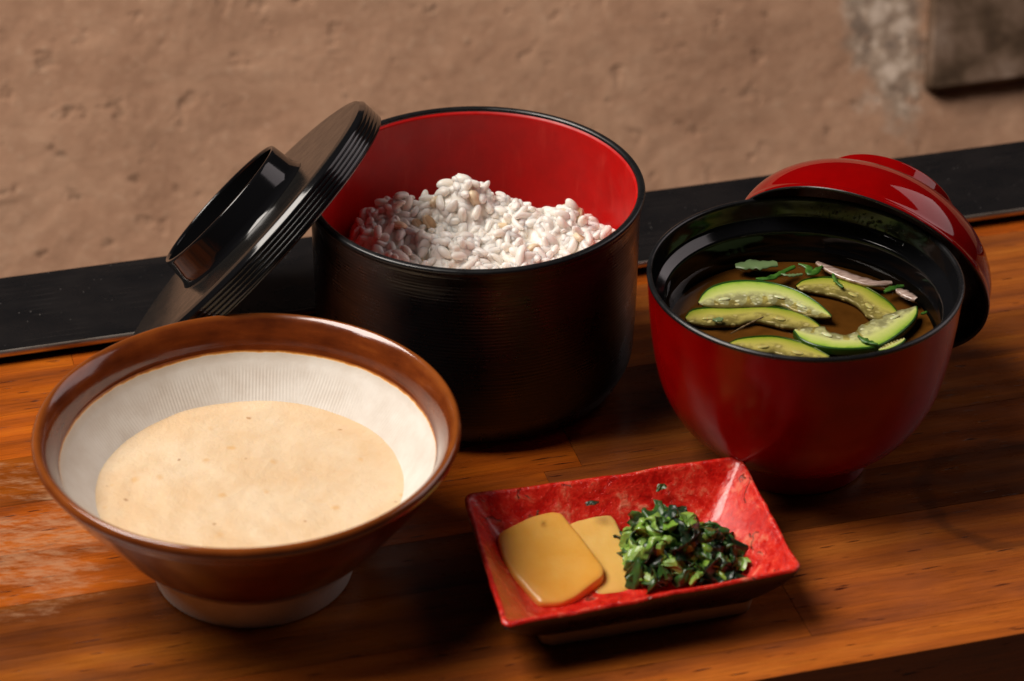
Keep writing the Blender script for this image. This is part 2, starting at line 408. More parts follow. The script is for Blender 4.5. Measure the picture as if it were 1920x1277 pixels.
# rice
def rice_mat(name, a, b, sss=.35):
    m = MT(name, rough=.34, spec=.5)
    n = m.noise(m.coord((1, 1, 1), 'World'), 1.3, 3, .6)
    m.set('col', m.mix(m.maprange(n, .35, .65), a, b))
    m.set('sss', sss); m.set('sssr', (1.0, .92, .85)); m.set('ssss', .0026)
    m.bump(m.noise(m.coord((1, 1, 1), 'World'), 7, 3, .5), .006, .5)
    return m.m
RICE = rice_mat('cooked_rice', (.92, .88, .82), (.88, .81, .72), .95); BARLEY = rice_mat('cooked_barley', (.84, .70, .50), (.74, .56, .36)); BRAN = MT('barley_crease', col=(.50, .32, .17), rough=.6).m
def grain(L, W, bend, seedv, nu=9, nv=8, crease=False):
    vs, fs, mi = [], [], []
    for i in range(nu + 1):
        t = -1 + 2 * i / nu; tt = math.sin(t * math.pi / 2)
        r = W / 2 * math.sqrt(max(0, 1 - abs(tt) ** 2.6)) * (1 + .10 * math.sin(3 * t + seedv))
        for k in range(nv):
            a = 2 * math.pi * k / nv
            rr = r * (1 + .06 * math.sin(2 * a + seedv))
            if crease and k == 2: rr *= .72
            vs.append((tt * L / 2, rr * math.cos(a), rr * math.sin(a) * .86 + bend * (1 - tt * tt)))
    for i in range(nu):
        for k in range(nv):
            l = (k + 1) % nv; fs.append((i * nv + k, i * nv + l, (i + 1) * nv + l, (i + 1) * nv + k))
            mi.append(1 if (crease and k in (1, 2) and 1 < i < nu - 2) else 0)
    return vs, fs, mi
gm = []
for s, (L, W, bnd) in enumerate([(.88, .385, .04), (.78, .41, -.02), (.98, .37, .09), (.72, .40, .0), (.86, .36, .11)]):
    gv, gf, gi = grain(L, W, bnd, s * 1.7); gm.append((gv, gf, mesh('rice_grain', gv, gf, [RICE])))
bv, bf, bi = grain(.74, .46, .0, 1.1, crease=True); bme = mesh('barley_grain', bv, bf, [BARLEY, BRAN], mi=bi)
def rice_h(x, y):
    h = 5.15 + .50 * mn.noise(Vector((x * .75, y * .75, 3))) + .34 * mn.noise(Vector((x * 1.9, y * 1.9, 8)))
    for (cx, cy, a, s) in ((-2.0, 101.2, 1.80, .70), (-4.2, 100.6, .70, .85), (2.2, 100.1, .62, .75), (3.5, 98.7, .55, .7), (.2, 98.6, .55, 1.2), (-2.6, 97.5, .45, 1.3), (-5.3, 98.9, .35, .8), (-.3, 100.7, .5, .7)):
        h += a * math.exp(-((x - cx) ** 2 + (y - cy) ** 2) / (2 * s * s))
    b = max(0, y - 101.6 + .08 * (x + 2) ** 2 * .35); h -= 2.1 * b
    h -= 1.3 * max(0, x - 3.75); h -= 1.1 * max(0, -5.75 - x)
    return h
rice = thing('cooked_rice', 'white steamed rice with barley grains, mounded inside the black rice pot', 'rice', (PX, PY, .8))
cells = {}; pts = []
for _ in range(60000):
    r = 5.72 * math.sqrt(random.random()); a = random.random() * 6.2832
    x, y = PX + r * math.cos(a), PY + r * math.sin(a)
    h = rice_h(x, y)
    if h < 1.6: continue
    e = .1; gx = (rice_h(x + e, y) - h) / e; gy = (rice_h(x, y + e) - h) / e
    p = Vector((x, y, h)); key = (int(x / .5), int(y / .5), int(h / .5)); ok = True
    for dx in (-1, 0, 1):
        for dy in (-1, 0, 1):
            for dz in (-1, 0, 1):
                for q in cells.get((key[0] + dx, key[1] + dy, key[2] + dz), []):
                    if (q - p).length < .36: ok = False; break
                if not ok: break
            if not ok: break
        if not ok: break
    if ok: cells.setdefault(key, []).append(p); pts.append((p, Vector((-gx, -gy, 1)).normalized()))
camp = Vector((0, 0, 63.5))
def visible(p):
    dx = p.x - PX; d = p.y - (PY - math.sqrt(max(0, 6.1 ** 2 - dx * dx)))
    return p.z + .634 * d > 8.35
def grain_rot(nrm):
    t = Vector((random.gauss(0, 1), random.gauss(0, 1), random.gauss(0, .7)))
    t = t - nrm * t.dot(nrm) * random.uniform(.1, 1.0); t.normalize()
    q = Vector((1, 0, 0)).rotation_difference(t)
    return __import__('mathutils').Quaternion(t, random.random() * 6.28) @ q
vis = [i for i, (p, n) in enumerate(pts) if visible(p)]
def score(i):
    p, n = pts[i]; return -n.dot((camp - p).normalized()) + .03 * (p - Vector((-.5, 98.5, 6))).length + random.random() * .15
vis.sort(key=score); single = set(vis[:300])
bulk_v, bulk_f = [], []
def add_bulk(p, q, g):
    base = len(bulk_v)
    for v in g[0]:
        ww = q @ Vector(v) + p; bulk_v.append((ww.x - PX, ww.y - PY, ww.z - .8))
    bulk_f.extend([tuple(base + k for k in f) for f in g[1]])
for i, (p, n) in enumerate(pts):
    q = grain_rot(n); g_ = random.choice(gm); up = random.gauss(-.03, .07)
    pp = p + n * (up - (.05 if i in single else 0))
    if i in single:
        if random.random() < .05: o = link('barley_grain', bme, rice, (pp.x - PX, pp.y - PY, pp.z - .8), q)
        else: o = link('rice_grain', g_[2], rice, (pp.x - PX, pp.y - PY, pp.z - .8), q)
        o.scale = [random.uniform(.88, 1.1)] * 3
    else: add_bulk(pp, q, g_)
    if visible(p): 
        q = grain_rot(n); add_bulk(p - n * .2 + Vector((random.gauss(0, .08), random.gauss(0, .08), 0)), q, random.choice(gm))
# mass below the top grains
N = 60; base = len(bulk_v)
for j in range(N + 1):
    for k in range(72):
        r = 5.75 * j / N; a = 2 * math.pi * k / 72; x, y = PX + r * math.cos(a), PY + r * math.sin(a)
        bulk_v.append((x - PX, y - PY, max(.02, rice_h(x, y) - .05 - .8)))
for j in range(N):
    for k in range(72):
        l = (k + 1) % 72; bulk_f.append((base + j * 72 + k, base + (j + 1) * 72 + k, base + (j + 1) * 72 + l, base + j * 72 + l))
b2 = len(bulk_v)
for k in range(72): bulk_v.append((5.75 * math.cos(2 * math.pi * k / 72), 5.75 * math.sin(2 * math.pi * k / 72), -.05))
for k in range(72): l = (k + 1) % 72; bulk_f.append((base + N * 72 + k, b2 + k, b2 + l, base + N * 72 + l))
bulk_f.append(tuple(b2 + k for k in reversed(range(72))))
rb = link('rice_mass', mesh('rice_mass', bulk_v, bulk_f, [RICE]), rice); rb['kind'] = 'stuff'
mr = rb.modifiers.new('fuse', 'REMESH'); mr.mode = 'VOXEL'; mr.voxel_size = .042 * K; mr.use_smooth_shade = True
ms = rb.modifiers.new('soften', 'SMOOTH'); ms.factor = .5; ms.iterations = 1

# ------------------------------------------------------------------ lid of the rice pot, leaning on its left side
LN = (-0.72, 0.17, 0.67)
lid = thing('rice_pot_lid', 'black lacquer lid with ring handle, leaning tilted on the left side of the rice pot', 'lid', (-10.5, 98.48, 6.21), axis_rot(LN))
side = [(0, 0), (6.30, 0), (6.55, -.06), (6.66, -.18)]
zz = -.22
for k in range(5):
    side += [(6.70, zz), (6.70, zz - .11), (6.665, zz - .122), (6.665, zz - .148)]; zz -= .165
side += [(6.70, -1.05), (6.64, -1.12), (6.46, -1.12), (6.40, -1.05), (6.36, -.42), (0, -.38)]
lathe('lid_disc', rounded(side, .02, 2), BLACK_WEAVE, lid, 200)
lathe('lid_side', rounded([(6.56, -.063), (6.672, -.176)] + [(r + .012, z) for r, z in side[4:-5]], .02, 2), BLACK_GLOSS, lid, 200)
lathe('ring_handle', rounded([(3.30, .01), (3.22, .12), (3.16, .3), (3.07, 1.15), (3.03, 1.23), (2.93, 1.23), (2.88, 1.15), (2.92, .12), (2.6, .05), (0, .05)], .06, 3), BLACK_GLOSS, lid, 160)

# ------------------------------------------------------------------ grinding bowl with grated yam
SX, SY = -9.2, 84.59
suri = thing('grinding_bowl', 'brown glazed pottery mortar bowl with cream ridged inside and cream foot', 'bowl', (SX, SY, 0))
outer = smoothp([(3.86, 1.36), (4.16, 1.55), (4.9, 2.35), (5.75, 3.45), (6.55, 4.55), (7.02, 5.25), (7.22, 5.55)], 5) + smoothp([(7.30, 5.72), (7.43, 5.92), (7.46, 6.10), (7.38, 6.24), (7.26, 6.28), (7.08, 6.15), (6.90, 5.92), (6.75, 5.62), (6.64, 5.28), (6.585, 5.16)], 5)
lathe('glazed_body', outer, GLAZE, suri, 200, disp=lambda r, z, a: (r * (1 + .0012 * math.sin(3 * a + 1)), z + .02 * math.sin(2 * a)))
lathe('foot_ring', rounded([(3.5, 1.62), (3.88, 1.42), (3.72, .7), (3.53, .08), (3.45, 0), (3.05, 0), (2.95, .5), (0, .55)], .06), CLAY, suri, 128)
NG = 12
def comb(r, z, a):
    k = round(a / (2 * math.pi / NG)); d = a - k * 2 * math.pi / NG
    lat = r * math.sin(d)
    top = 4.60 + .03 * math.sin(5 * a)
    f = min(1, max(0, (top - z) / .12))
    wav = .5 + .5 * math.cos(lat * 2 * math.pi / .125)
    return r + f * .011 * (1 - wav), z
inner = [(6.59, 5.17), (6.575, 5.13), (6.55, 5.05), (6.50, 4.95), (6.44, 4.84)] + [(6.44 - (4.84 - z) * .80 - (4.84 - z) ** 2 * .05, z) for z in np.linspace(4.76, 2.6, 16)] + [(3.0, 1.3), (0, 1.1)]
lathe('ridged_inside', inner, CLAY_IN, suri, 1800, disp=lambda r, z, a: comb(r, z, a) if 2.6 <= z <= 4.8 else (r, z))
# grated yam
def yam_mat():
    m = MT('grated_yam', rough=.42, spec=.4)
    v = m.coord((1, 1, 1))
    n = m.noise(v, .35, 5, .6); c = m.mix(m.maprange(n, .40, .62), (.77, .55, .33), (.82, .64, .43))
    vo = m.n('ShaderNodeTexVoronoi', {'Vector': m.n('ShaderNodeVectorMath', {0: m.noise(v, 2, 2, .5, out='Color'), 1: (.35, .35, .35), 2: v}, operation='MULTIPLY_ADD').outputs[0], 'Scale': 1.25}, feature='F1')
    cc = m.n('ShaderNodeSeparateColor', {0: vo.outputs['Color']}).outputs
    sp = m.math('MULTIPLY', m.maprange(vo.outputs['Distance'], .11, .05), m.maprange(cc[0], .70, .72))
    sp2 = m.math('MULTIPLY', m.maprange(vo.outputs['Distance'], .26, .10), m.maprange(cc[0], .22, .20))
    c = m.mix(m.math('MULTIPLY', sp2, .55), c, (.72, .40, .13)); c = m.mix(m.math('MULTIPLY', sp, .75), c, m.mix(cc[1], (.28, .13, .06), (.55, .26, .08)))
    m.set('col', c); m.set('sss', .25); m.set('sssr', (1, .7, .4)); m.set('ssss', .002)
    m.bump(m.math('ADD', m.noise(v, .8, 5, .6), m.math('MULTIPLY', m.noise(v, 5, 3, .6), .3)), .09, 1.0)
    return m.m
vs, fs = [], []
NR, NS = 60, 128; YZ = 3.62
for j in range(NR + 1):
    for k in range(NS):
        r = 5.52 * j / NR; a = 2 * math.pi * k / NS
        x, y = r * math.cos(a), r * math.sin(a)
        z = .07 * mn.noise(Vector((x * .55, y * .55, 1))) + .035 * mn.noise(Vector((x * 1.6, y * 1.6, 5))) + .012 * mn.noise(Vector((x * 5, y * 5, 9)))
        z = z * min(1, (5.52 - r) / .5 + .15) + .05 * math.exp(-(5.52 - r) / .12) + .10 * math.exp(-(x * x + y * y) / 12)
        vs.append((x, y, z))
for j in range(NR):
    for k in range(NS):
        l = (k + 1) % NS; fs.append((j * NS + k, (j + 1) * NS + k, (j + 1) * NS + l, j * NS + l))
tag(link('grated_yam', mesh('grated_yam', vs, fs, [yam_mat()]), None, (SX, SY, YZ)), 'thick cream coloured grated yam with tiny flecks filling the brown mortar bowl', 'grated yam')

# ------------------------------------------------------------------ soup bowl
BX, BY, BH = 10.73, 92.15, 7.99
bowl = thing('soup_bowl', 'red lacquer soup bowl with black inside and rim, holding clear soup', 'bowl', (BX, BY, 0))
lathe('bowl_body', smoothp([(2.85, .95), (3.15, 1.08), (3.95, 1.62), (4.66, 2.45), (5.20, 3.6), (5.50, 5.0), (5.67, 6.4), (5.76, 7.5), (5.80, 7.86)], 7), RED_BOWL, bowl, 200)
lathe('bowl_foot', rounded([(3.1, 1.12), (2.80, .9), (2.85, .1), (2.78, 0), (2.55, 0), (2.45, .5), (0, .55)], .08), RED_BOWL, bowl, 128)
lathe('bowl_rim', rounded([(5.80, 7.85), (5.82, 7.95), (5.72, 8.02), (5.62, 7.98), (5.60, 7.88)], .05, 4), BLACK_SATIN, bowl, 200)
lathe('black_lining', rounded([(5.605, 7.90), (5.56, 7.5), (5.52, 7.14), (5.12, 6.87), (5.09, 6.75), (5.11, 6.2), (4.95, 5.2), (4.5, 3.6), (3.2, 2.0), (0, 1.5)], .10, 4), BLACK_GLOSS, bowl, 200)
DROP = MT('water_drop', col=(1, 1, 1), rough=.02, trans=1.0, ior=1.33).m
dv, df = [], []; rd = random.Random(5)
def drop(r, z, a, s):
    base = len(dv); c = Vector((r * math.cos(a), r * math.sin(a), z)); nrm = Vector((-math.cos(a), -math.sin(a), .25)).normalized()
    t1 = nrm.orthogonal().normalized(); t2 = nrm.cross(t1)
    for i, (h, w_) in enumerate(((0, 1), (.35, .9), (.6, .6), (.72, .25))):
        for k in range(8):
            an = k * math.pi / 4; q = c + nrm * h * s + (t1 * math.cos(an) + t2 * math.sin(an)) * w_ * s; dv.append(tuple(q))
    for i in range(3):
        for k in range(8): l = (k + 1) % 8; df.append((base + i * 8 + k, base + i * 8 + l, base + i * 8 + 8 + l, base + i * 8 + 8 + k))
    df.append(tuple(base + 24 + k for k in range(8)))
for _ in range(150):
    a = math.radians(rd.gauss(62, 16)); z = rd.uniform(7.05, 7.75); drop(5.42 + (z - 7.0) * .2, z, a, abs(rd.gauss(0, .022)) + .012)
for _ in range(60):
    a = math.radians(rd.uniform(20, 130)); drop(5.20, rd.uniform(6.5, 6.82), a, abs(rd.gauss(0, .02)) + .012)
dr = link('water_drops', mesh('water_drops', dv, df, [DROP]), bowl); dr['kind'] = 'stuff'
# soup: murky broth and the clear surface above it
SZ = 5.95
soup = thing('clear_soup', 'brown clear soup in the red bowl with cucumber slices in it', 'soup', (BX, BY, SZ))
br = MT('broth_murk', rough=.9, spec=.0); br.set('col', br.ramp(br.noise(br.coord((1, 1, 1)), .35, 4, .6), [(.3, (.065, .028, .007)), (.7, (.17, .074, .019))]))
vs = [(0, 0, -.42)] + [(4.93 * math.cos(2 * math.pi * k / 96), 4.93 * math.sin(2 * math.pi * k / 96), -.40) for k in range(96)]
link('murky_broth', mesh('murky_broth', vs, [(0, 1 + k, 1 + (k + 1) % 96) for k in range(96)], [br.m]), soup)
sf = bpy.data.materials.new('broth_surface'); sf.use_nodes = True; t_ = sf.node_tree; t_.nodes.clear()
om = t_.nodes.new('ShaderNodeOutputMaterial'); mx = t_.nodes.new('ShaderNodeMixShader'); lw = t_.nodes.new('ShaderNodeLayerWeight'); lw.inputs[0].default_value = .5; pw = t_.nodes.new('ShaderNodeMath'); pw.operation = 'POWER'; pw.inputs[1].default_value = 4.0; t_.links.new(lw.outputs['Facing'], pw.inputs[0]); fr = t_.nodes.new('ShaderNodeMath'); fr.operation = 'MULTIPLY_ADD'; fr.inputs[1].default_value = .95; fr.inputs[2].default_value = .025; t_.links.new(pw.outputs[0], fr.inputs[0])
tr = t_.nodes.new('ShaderNodeBsdfTransparent'); tr.inputs[0].default_value = (.92, .85, .66, 1); gl = t_.nodes.new('ShaderNodeBsdfGlossy'); gl.inputs['Roughness'].default_value = .03
for a, b in ((fr.outputs[0], mx.inputs[0]), (tr.outputs[0], mx.inputs[1]), (gl.outputs[0], mx.inputs[2]), (mx.outputs[0], om.inputs[0])): t_.links.new(a, b)
vs, fs = [], []
for j in range(31):
    for k in range(120):
        r = 5.075 * j / 30; a = 2 * math.pi * k / 120; x, y = r * math.cos(a), r * math.sin(a)
        vs.append((x, y, .03 * mn.noise(Vector((x * .7, y * .7, 2))) * min(1, (5.1 - r)) + .05 * math.exp(-(5.075 - r) / .08)))
for j in range(30):
    for k in range(120):
        l = (k + 1) % 120; fs.append((j * 120 + k, (j + 1) * 120 + k, (j + 1) * 120 + l, j * 120 + l))
link('broth_surface', mesh('broth_surface', vs, fs, [sf]), soup)
S1o=[(6.96, 93.44), (7.17, 94.0), (7.56, 94.5), (8.24, 94.83), (8.98, 94.9), (9.85, 94.74), (10.7, 94.26), (11.36, 93.5), (11.74, 92.82), (11.86, 92.52)]
S1i=[(7.0, 93.3), (7.42, 93.17), (8.14, 93.15), (8.73, 93.22), (9.6, 93.27), (10.04, 93.35), (10.52, 92.94), (11.07, 92.6), (11.57, 92.49), (11.82, 92.44)]
S2o=[(6.44, 92.54), (6.68, 93.02), (7.27, 93.2), (8.44, 93.24), (9.46, 93.31), (10.18, 93.18), (10.73, 92.87), (11.19, 92.33), (11.41, 91.93)]
S2i=[(6.5, 92.27), (6.93, 92.12), (7.36, 92.08), (8.37, 92.16), (8.97, 92.44), (9.39, 92.31), (10.09, 92.0), (10.8, 91.85), (11.37, 91.83)]
S3o=[(10.74, 94.89), (11.07, 95.3), (11.83, 95.51), (12.55, 95.37), (13.25, 94.93), (13.84, 94.23), (14.21, 93.57), (14.42, 92.86)]
S3i=[(10.8, 94.68), (11.3, 94.55), (12.09, 94.28), (12.71, 93.87), (13.03, 93.39), (13.23, 92.84), (13.6, 92.57), (14.33, 92.65)]
S4o=[(10.37, 91.44), (10.58, 90.91), (11.04, 90.52), (11.73, 90.29), (12.58, 90.28), (13.39, 90.48), (14.18, 91.23), (14.77, 92.04), (15.05, 92.66), (15.09, 93.11)]
S4i=[(10.43, 91.54), (11.0, 91.72), (11.51, 91.78), (11.66, 91.46), (12.04, 91.3), (12.54, 91.34), (12.88, 91.88), (13.5, 92.36), (14.35, 92.88), (15.04, 93.17)]
S5o=[(7.93, 90.74), (8.3, 91.04), (8.89, 91.21), (9.6, 91.26), (10.37, 91.01), (10.98, 90.58), (11.56, 89.93)]
S5i=[(7.96, 90.61), (8.48, 90.38), (9.1, 90.16), (9.53, 90.26), (9.94, 89.98), (10.62, 89.72), (11.47, 89.67)]
S6o=[(13.35, 90.09), (13.79, 90.23), (14.25, 90.63), (14.43, 90.9)]
S6i=[(13.4, 90.29), (13.68, 90.62), (14.07, 90.89), (14.38, 91.03)]
H1=[(8.5, 96.08), (9.21, 96.13), (10.11, 96.24)]
H2=[(9.21, 95.08), (9.73, 95.13), (10.28, 95.6), (10.76, 96.01)]
H3=[(10.92, 96.18), (11.27, 95.97), (11.34, 95.47), (11.8, 96.02)]
H4=[(12.16, 95.48), (12.25, 94.92), (12.47, 94.49)]
H5=[(13.98, 94.17), (14.3, 94.45), (14.76, 94.64)]
H6=[(12.69, 90.97), (12.97, 90.61), (13.34, 90.39)]
H7=[(7.43, 92.05), (7.81, 92.19)]
H8=[(15.19, 92.62), (15.43, 92.79)]
H9=[(10.19, 95.38), (10.55, 95.29), (11.01, 95.39)]
F1=[(11.64, 96.37), (12.02, 95.98), (12.43, 95.6), (13.26, 95.03), (13.9, 94.87), (14.35, 94.94)]
F2=[(14.48, 94.38), (14.78, 94.11), (15.13, 93.69)]
L1=[(8.02, 91.14), (8.63, 91.75), (9.32, 92.35)]
L2=[(9.61, 91.84), (9.95, 91.17)]
T1= [(-0.41, 84.91, 1.51), (0.63, 85.66, 1.63), (1.16, 86.03, 1.69), (1.82, 85.95, 1.67), (2.08, 85.44, 1.59), (2.47, 84.81, 1.49), (3.29, 83.29, 1.25), (3.28, 82.85, 1.18), (2.82, 82.4, 1.1), (2.3, 81.87, 1.02), (1.79, 81.56, 0.97), (1.02, 81.51, 0.96), (0.12, 82.81, 1.17), (-0.37, 83.97, 1.35), (-0.46, 84.6, 1.46)]
T2 = [(2.16, 85.86, 1.29), (2.49, 86.14, 1.33), (2.89, 86.42, 1.38), (3.51, 86.44, 1.38), (3.77, 86.06, 1.32), (3.96, 85.42, 1.22), (4.38, 84.06, 1.0), (4.62, 83.26, 0.87), (4.55, 82.82, 0.8), (3.96, 82.46, 0.75), (3.09, 82.28, 0.72), (2.32, 83.15, 0.86), (1.82, 84.76, 1.11)]

def resample(P, n):
    P = [np.array(p) for p in P]; P = [np.array(q) for q in smoothp([tuple(p) for p in P], 6)]
    L = [0]
    for a, b in zip(P[:-1], P[1:]): L.append(L[-1] + np.linalg.norm(b - a))
    out = []
    for i in range(n):
        t = L[-1] * i / (n - 1); k = min(len(L) - 2, max(0, int(np.searchsorted(L, t)) - 1)); f = (t - L[k]) / max(1e-9, L[k + 1] - L[k]); out.append(P[k] * (1 - f) + P[k + 1] * f)
    return out
def cuc_mats():
    m = MT('cucumber_flesh', rough=.22, spec=.5)
    at = m.n('ShaderNodeAttribute', attribute_name='across').outputs['Fac']
    n = m.noise(m.coord((1, 1, 1), 'World'), 1.5, 5, .65)
    a2 = m.math('ADD', at, m.math('MULTIPLY', m.math('SUBTRACT', n, .5), .75))
    a2 = m.math('ADD', at, m.math('MULTIPLY', m.math('SUBTRACT', n, .5), .28))
    cc = m.ramp(a2, [(.0, (.06, .18, .015)), (.05, (.22, .40, .04)), (.16, (.42, .54, .10)), (.40, (.58, .62, .20)), (.62, (.62, .62, .28)), (.80, (.42, .41, .18)), (1, (.20, .19, .09))])
    vv = m.n('ShaderNodeTexVoronoi', {'Vector': m.coord((1, 1.5, 1), 'World'), 'Scale': 3.1}, feature='F1').outputs['Distance']
    zone = m.math('MULTIPLY', m.maprange(at, .42, .60), m.maprange(n, .42, .56))
    cc = m.mix(m.math('MULTIPLY', zone, .75), cc, (.20, .185, .085))
    cc = m.mix(m.math('MULTIPLY', zone, m.maprange(vv, .34, .22)), cc, (.66, .66, .42))
    m.set('col', cc)
    m.set('sss', .3); m.set('sssr', (1, 1, .5)); m.set('ssss', .0015)
    m.bump(m.noise(m.coord((1, 1, 1), 'World'), 4.0, 5, .65), .018, .8)
    return m.m, MT('cucumber_skin', col=(.022, .075, .010), rough=.25).m, MT('cucumber_seeds', col=(.62, .64, .35), rough=.25, sss=.3, ssss=.001).m
CUF, CUS, CUSEED = cuc_mats()
def cucumber(label, O, I, z0, tilt=(0, 0), th=.20, seeds=()):
    O, I = resample(O, 30), resample(I, 30)
    cx = np.mean([p for p in O + I], axis=0); W = 8; vs = []; fs = []; mi = []; ac = []
    def zt(p): return (p[0] - cx[0]) * tilt[0] + (p[1] - cx[1]) * tilt[1]
    for lay in (0, 1):
        for i in range(30):
            for j in range(W + 1):
                f = j / W; p = O[i] * (1 - f) + I[i] * f
                bul = .008 * math.sin(math.pi * min(1, f * 1.2)) - (.025 if f in (0.0, 1.0) else 0) - .045 * (f > .6) * (1 + math.sin(i * 1.9)) * .6
                endf = math.sin(math.pi * i / 29) ** .3
                z = zt(p) + (bul * endf if lay == 0 else -th * (.25 + .75 * endf))
                vs.append((p[0] - cx[0], p[1] - cx[1], z)); ac.append(f)
    S = 30 * (W + 1)
    def id_(l, i, j): return l * S + i * (W + 1) + j
    for i in range(29):
        for j in range(W):
            fs.append((id_(0, i, j), id_(0, i + 1, j), id_(0, i + 1, j + 1), id_(0, i, j + 1))); mi.append(0)
            fs.append((id_(1, i, j + 1), id_(1, i + 1, j + 1), id_(1, i + 1, j), id_(1, i, j))); mi.append(0)
        fs.append((id_(1, i, 0), id_(1, i + 1, 0), id_(0, i + 1, 0), id_(0, i, 0))); mi.append(1)
        fs.append((id_(0, i, W), id_(0, i + 1, W), id_(1, i + 1, W), id_(1, i, W))); mi.append(0)
    for i in (0, 29):
        for j in range(W):
            f = (id_(0, i, j), id_(0, i, j + 1), id_(1, i, j + 1), id_(1, i, j)); fs.append(f if i == 0 else tuple(reversed(f))); mi.append(0)
    root = thing('cucumber_slice', label, 'cucumber slice', (cx[0], cx[1], z0), group='cucumber slices in the soup')
    fl = mesh('flesh', vs, [f for f, k in zip(fs, mi) if k == 0], [CUF]); at = fl.attributes.new('across', 'FLOAT', 'POINT'); at.data.foreach_set('value', ac)
    link('flesh', fl, root); link('skin', mesh('skin', vs, [f for f, k in zip(fs, mi) if k == 1], [CUS]), root)
    # thin green line of skin seen from above
    sv, sfz = [], []
    for i in range(30):
        d = (I[i] - O[i]); d = d / max(.001, np.linalg.norm(d))
        for f, zz_ in ((-.035, -.25), (-.045, -.02), (-.01, .035), (.035, .03), (.05, 0)):
            p = O[i] + d * f; sv.append((p[0] - cx[0], p[1] - cx[1], zt(p) - .015 + zz_))
    for i in range(29):
        for j in range(4): sfz.append((i * 5 + j, i * 5 + 5 + j, i * 5 + 6 + j, i * 5 + 1 + j))
    link('skin_edge', mesh('skin_edge', sv, sfz, [CUS]), root)
    for s in seeds:
        p = O[s] * .32 + I[s] * .68; q = O[s + 1] * .32 + I[s + 1] * .68; d = q - p; ang = math.atan2(d[1], d[0])
        gv, gf, gi = grain(.46, .20, 0, s, 7, 8)
        link('seed', mesh('seed', [(a, b, c * .45) for a, b, c in gv], gf, [CUSEED]), root, (p[0] - cx[0], p[1] - cx[1], zt(p) - .0), axis_rot((0, 0, 1), ang))
    return root
cucumber('pale green cucumber slice arched at the left, topmost and brightest in the soup', S1o, S1i, SZ + .035, (0, .03), seeds=(6, 17, 22))
cucumber('yellowish cucumber slice half under the bright arched one at the left of the soup', S2o, S2i, SZ - .09, (0, .0), seeds=(5, 20))
cucumber('long sunken cucumber slice curving along the back right of the soup', S3o, S3i, SZ - .11, (0, .0), seeds=(14, 20))
cucumber('cucumber slice hooked upward at the front right of the soup with dark green skin below', S4o, S4i, SZ + .035, (0, .02), seeds=(23, 7))
cucumber('cucumber slice at the very front of the soup, half hidden by the bowl rim', S5o, S5i, SZ - .10, (0, .0), seeds=(10, 20))
cucumber('tiny green cucumber tip at the front right, half hidden by the bowl rim', S6o, S6i, SZ + .02)
HERB = MT('green_herb', rough=.4); HERB.set('col', HERB.ramp(HERB.noise(HERB.coord((1, 1, 1), 'World'), 3, 4, .6), [(.3, (.015, .06, .006)), (.55, (.05, .15, .015)), (.75, (.15, .28, .06))])); HERB = HERB.m
HERBP = MT('pale_herb', rough=.4, col=(.13, .20, .08)).m
def ribbon(name, P, width, z0, mat, label, cat, group=None, thick=.035, jag=.25, taper=True, seed=0):
    P = resample(P, 14) if len(P) > 2 else resample([P[0], tuple((np.array(P[0]) + np.array(P[1])) / 2), P[1]], 14)
    cx = np.mean(P, axis=0); vs, fs = [], []; rr = random.Random(seed)
    for i, p in enumerate(P):
        d = P[min(13, i + 1)] - P[max(0, i - 1)]; d = d / np.linalg.norm(d); nn = np.array([-d[1], d[0]])
        wd = width / 2 * (math.sin(math.pi * (i + .6) / 14.2) ** .5 if taper else 1)
        a, b = wd * (1 + rr.uniform(-jag, jag)), wd * (1 + rr.uniform(-jag, jag)); cu = rr.uniform(-.03, .03)
        for f in (-1, -.5, 0, .5, 1):
            q = p + nn * (a if f > 0 else b) * f - cx
            vs.append((q[0], q[1], .03 * (1 - f * f) + cu * f))
        for f in (-1, 1):
            q = p + nn * (a if f > 0 else b) * f - cx; vs.append((q[0], q[1], -thick + cu * f))
    for i in range(13):
        for j in range(4): fs.append((i * 7 + j, i * 7 + 7 + j, i * 7 + 8 + j, i * 7 + 1 + j))
        fs.append((i * 7 + 5, i * 7 + 12, i * 7 + 7, i * 7)); fs.append((i * 7 + 4, i * 7 + 11, i * 7 + 13, i * 7 + 6)); fs.append((i * 7 + 6, i * 7 + 13, i * 7 + 12, i * 7 + 5))
    return tag(link(name, mesh(name, vs, fs, [mat]), None, (cx[0], cx[1], z0)), label, cat, group)
gh = 'herb shreds floating in the soup'
ribbon('herb_shred', H1, .70, SZ + .03, HERBP, 'wide pale green herb leaf piece afloat at the back left of the soup', 'herb', gh, seed=1)
ribbon('herb_shred', H2, .28, SZ + .05, HERB, 'long dark green herb shred rising to the right behind the arched cucumber slice', 'herb', gh, seed=2)
ribbon('herb_shred', H3, .30, SZ + .06, HERB, 'bent green herb shred at the back middle of the soup', 'herb', gh, seed=3)
ribbon('herb_shred', H9, .16, SZ + .08, HERBP, 'pale herb stem lying across the dark shred at the back of the soup', 'herb', gh, seed=4)
ribbon('herb_shred', H4, .16, SZ + .05, HERB, 'thin green herb shred lying across the long sunken cucumber slice', 'herb', gh, seed=5)
ribbon('herb_shred', H5, .26, SZ + .06, HERB, 'green herb shred at the right beside the small white fish tip', 'herb', gh, seed=6)
ribbon('herb_shred', H6, .26, SZ + .13, HERB, 'dark green herb shred on the front right hooked cucumber slice', 'herb', gh, seed=7)
ribbon('herb_shred', H7, .30, SZ + .06, HERBP, 'small pale herb fleck on the yellowish cucumber slice at the left', 'herb', gh, seed=8)
ribbon('herb_shred', H8, .14, SZ + .05, HERB, 'tiny green herb fleck against the right wall of the soup bowl', 'herb', gh, seed=9)
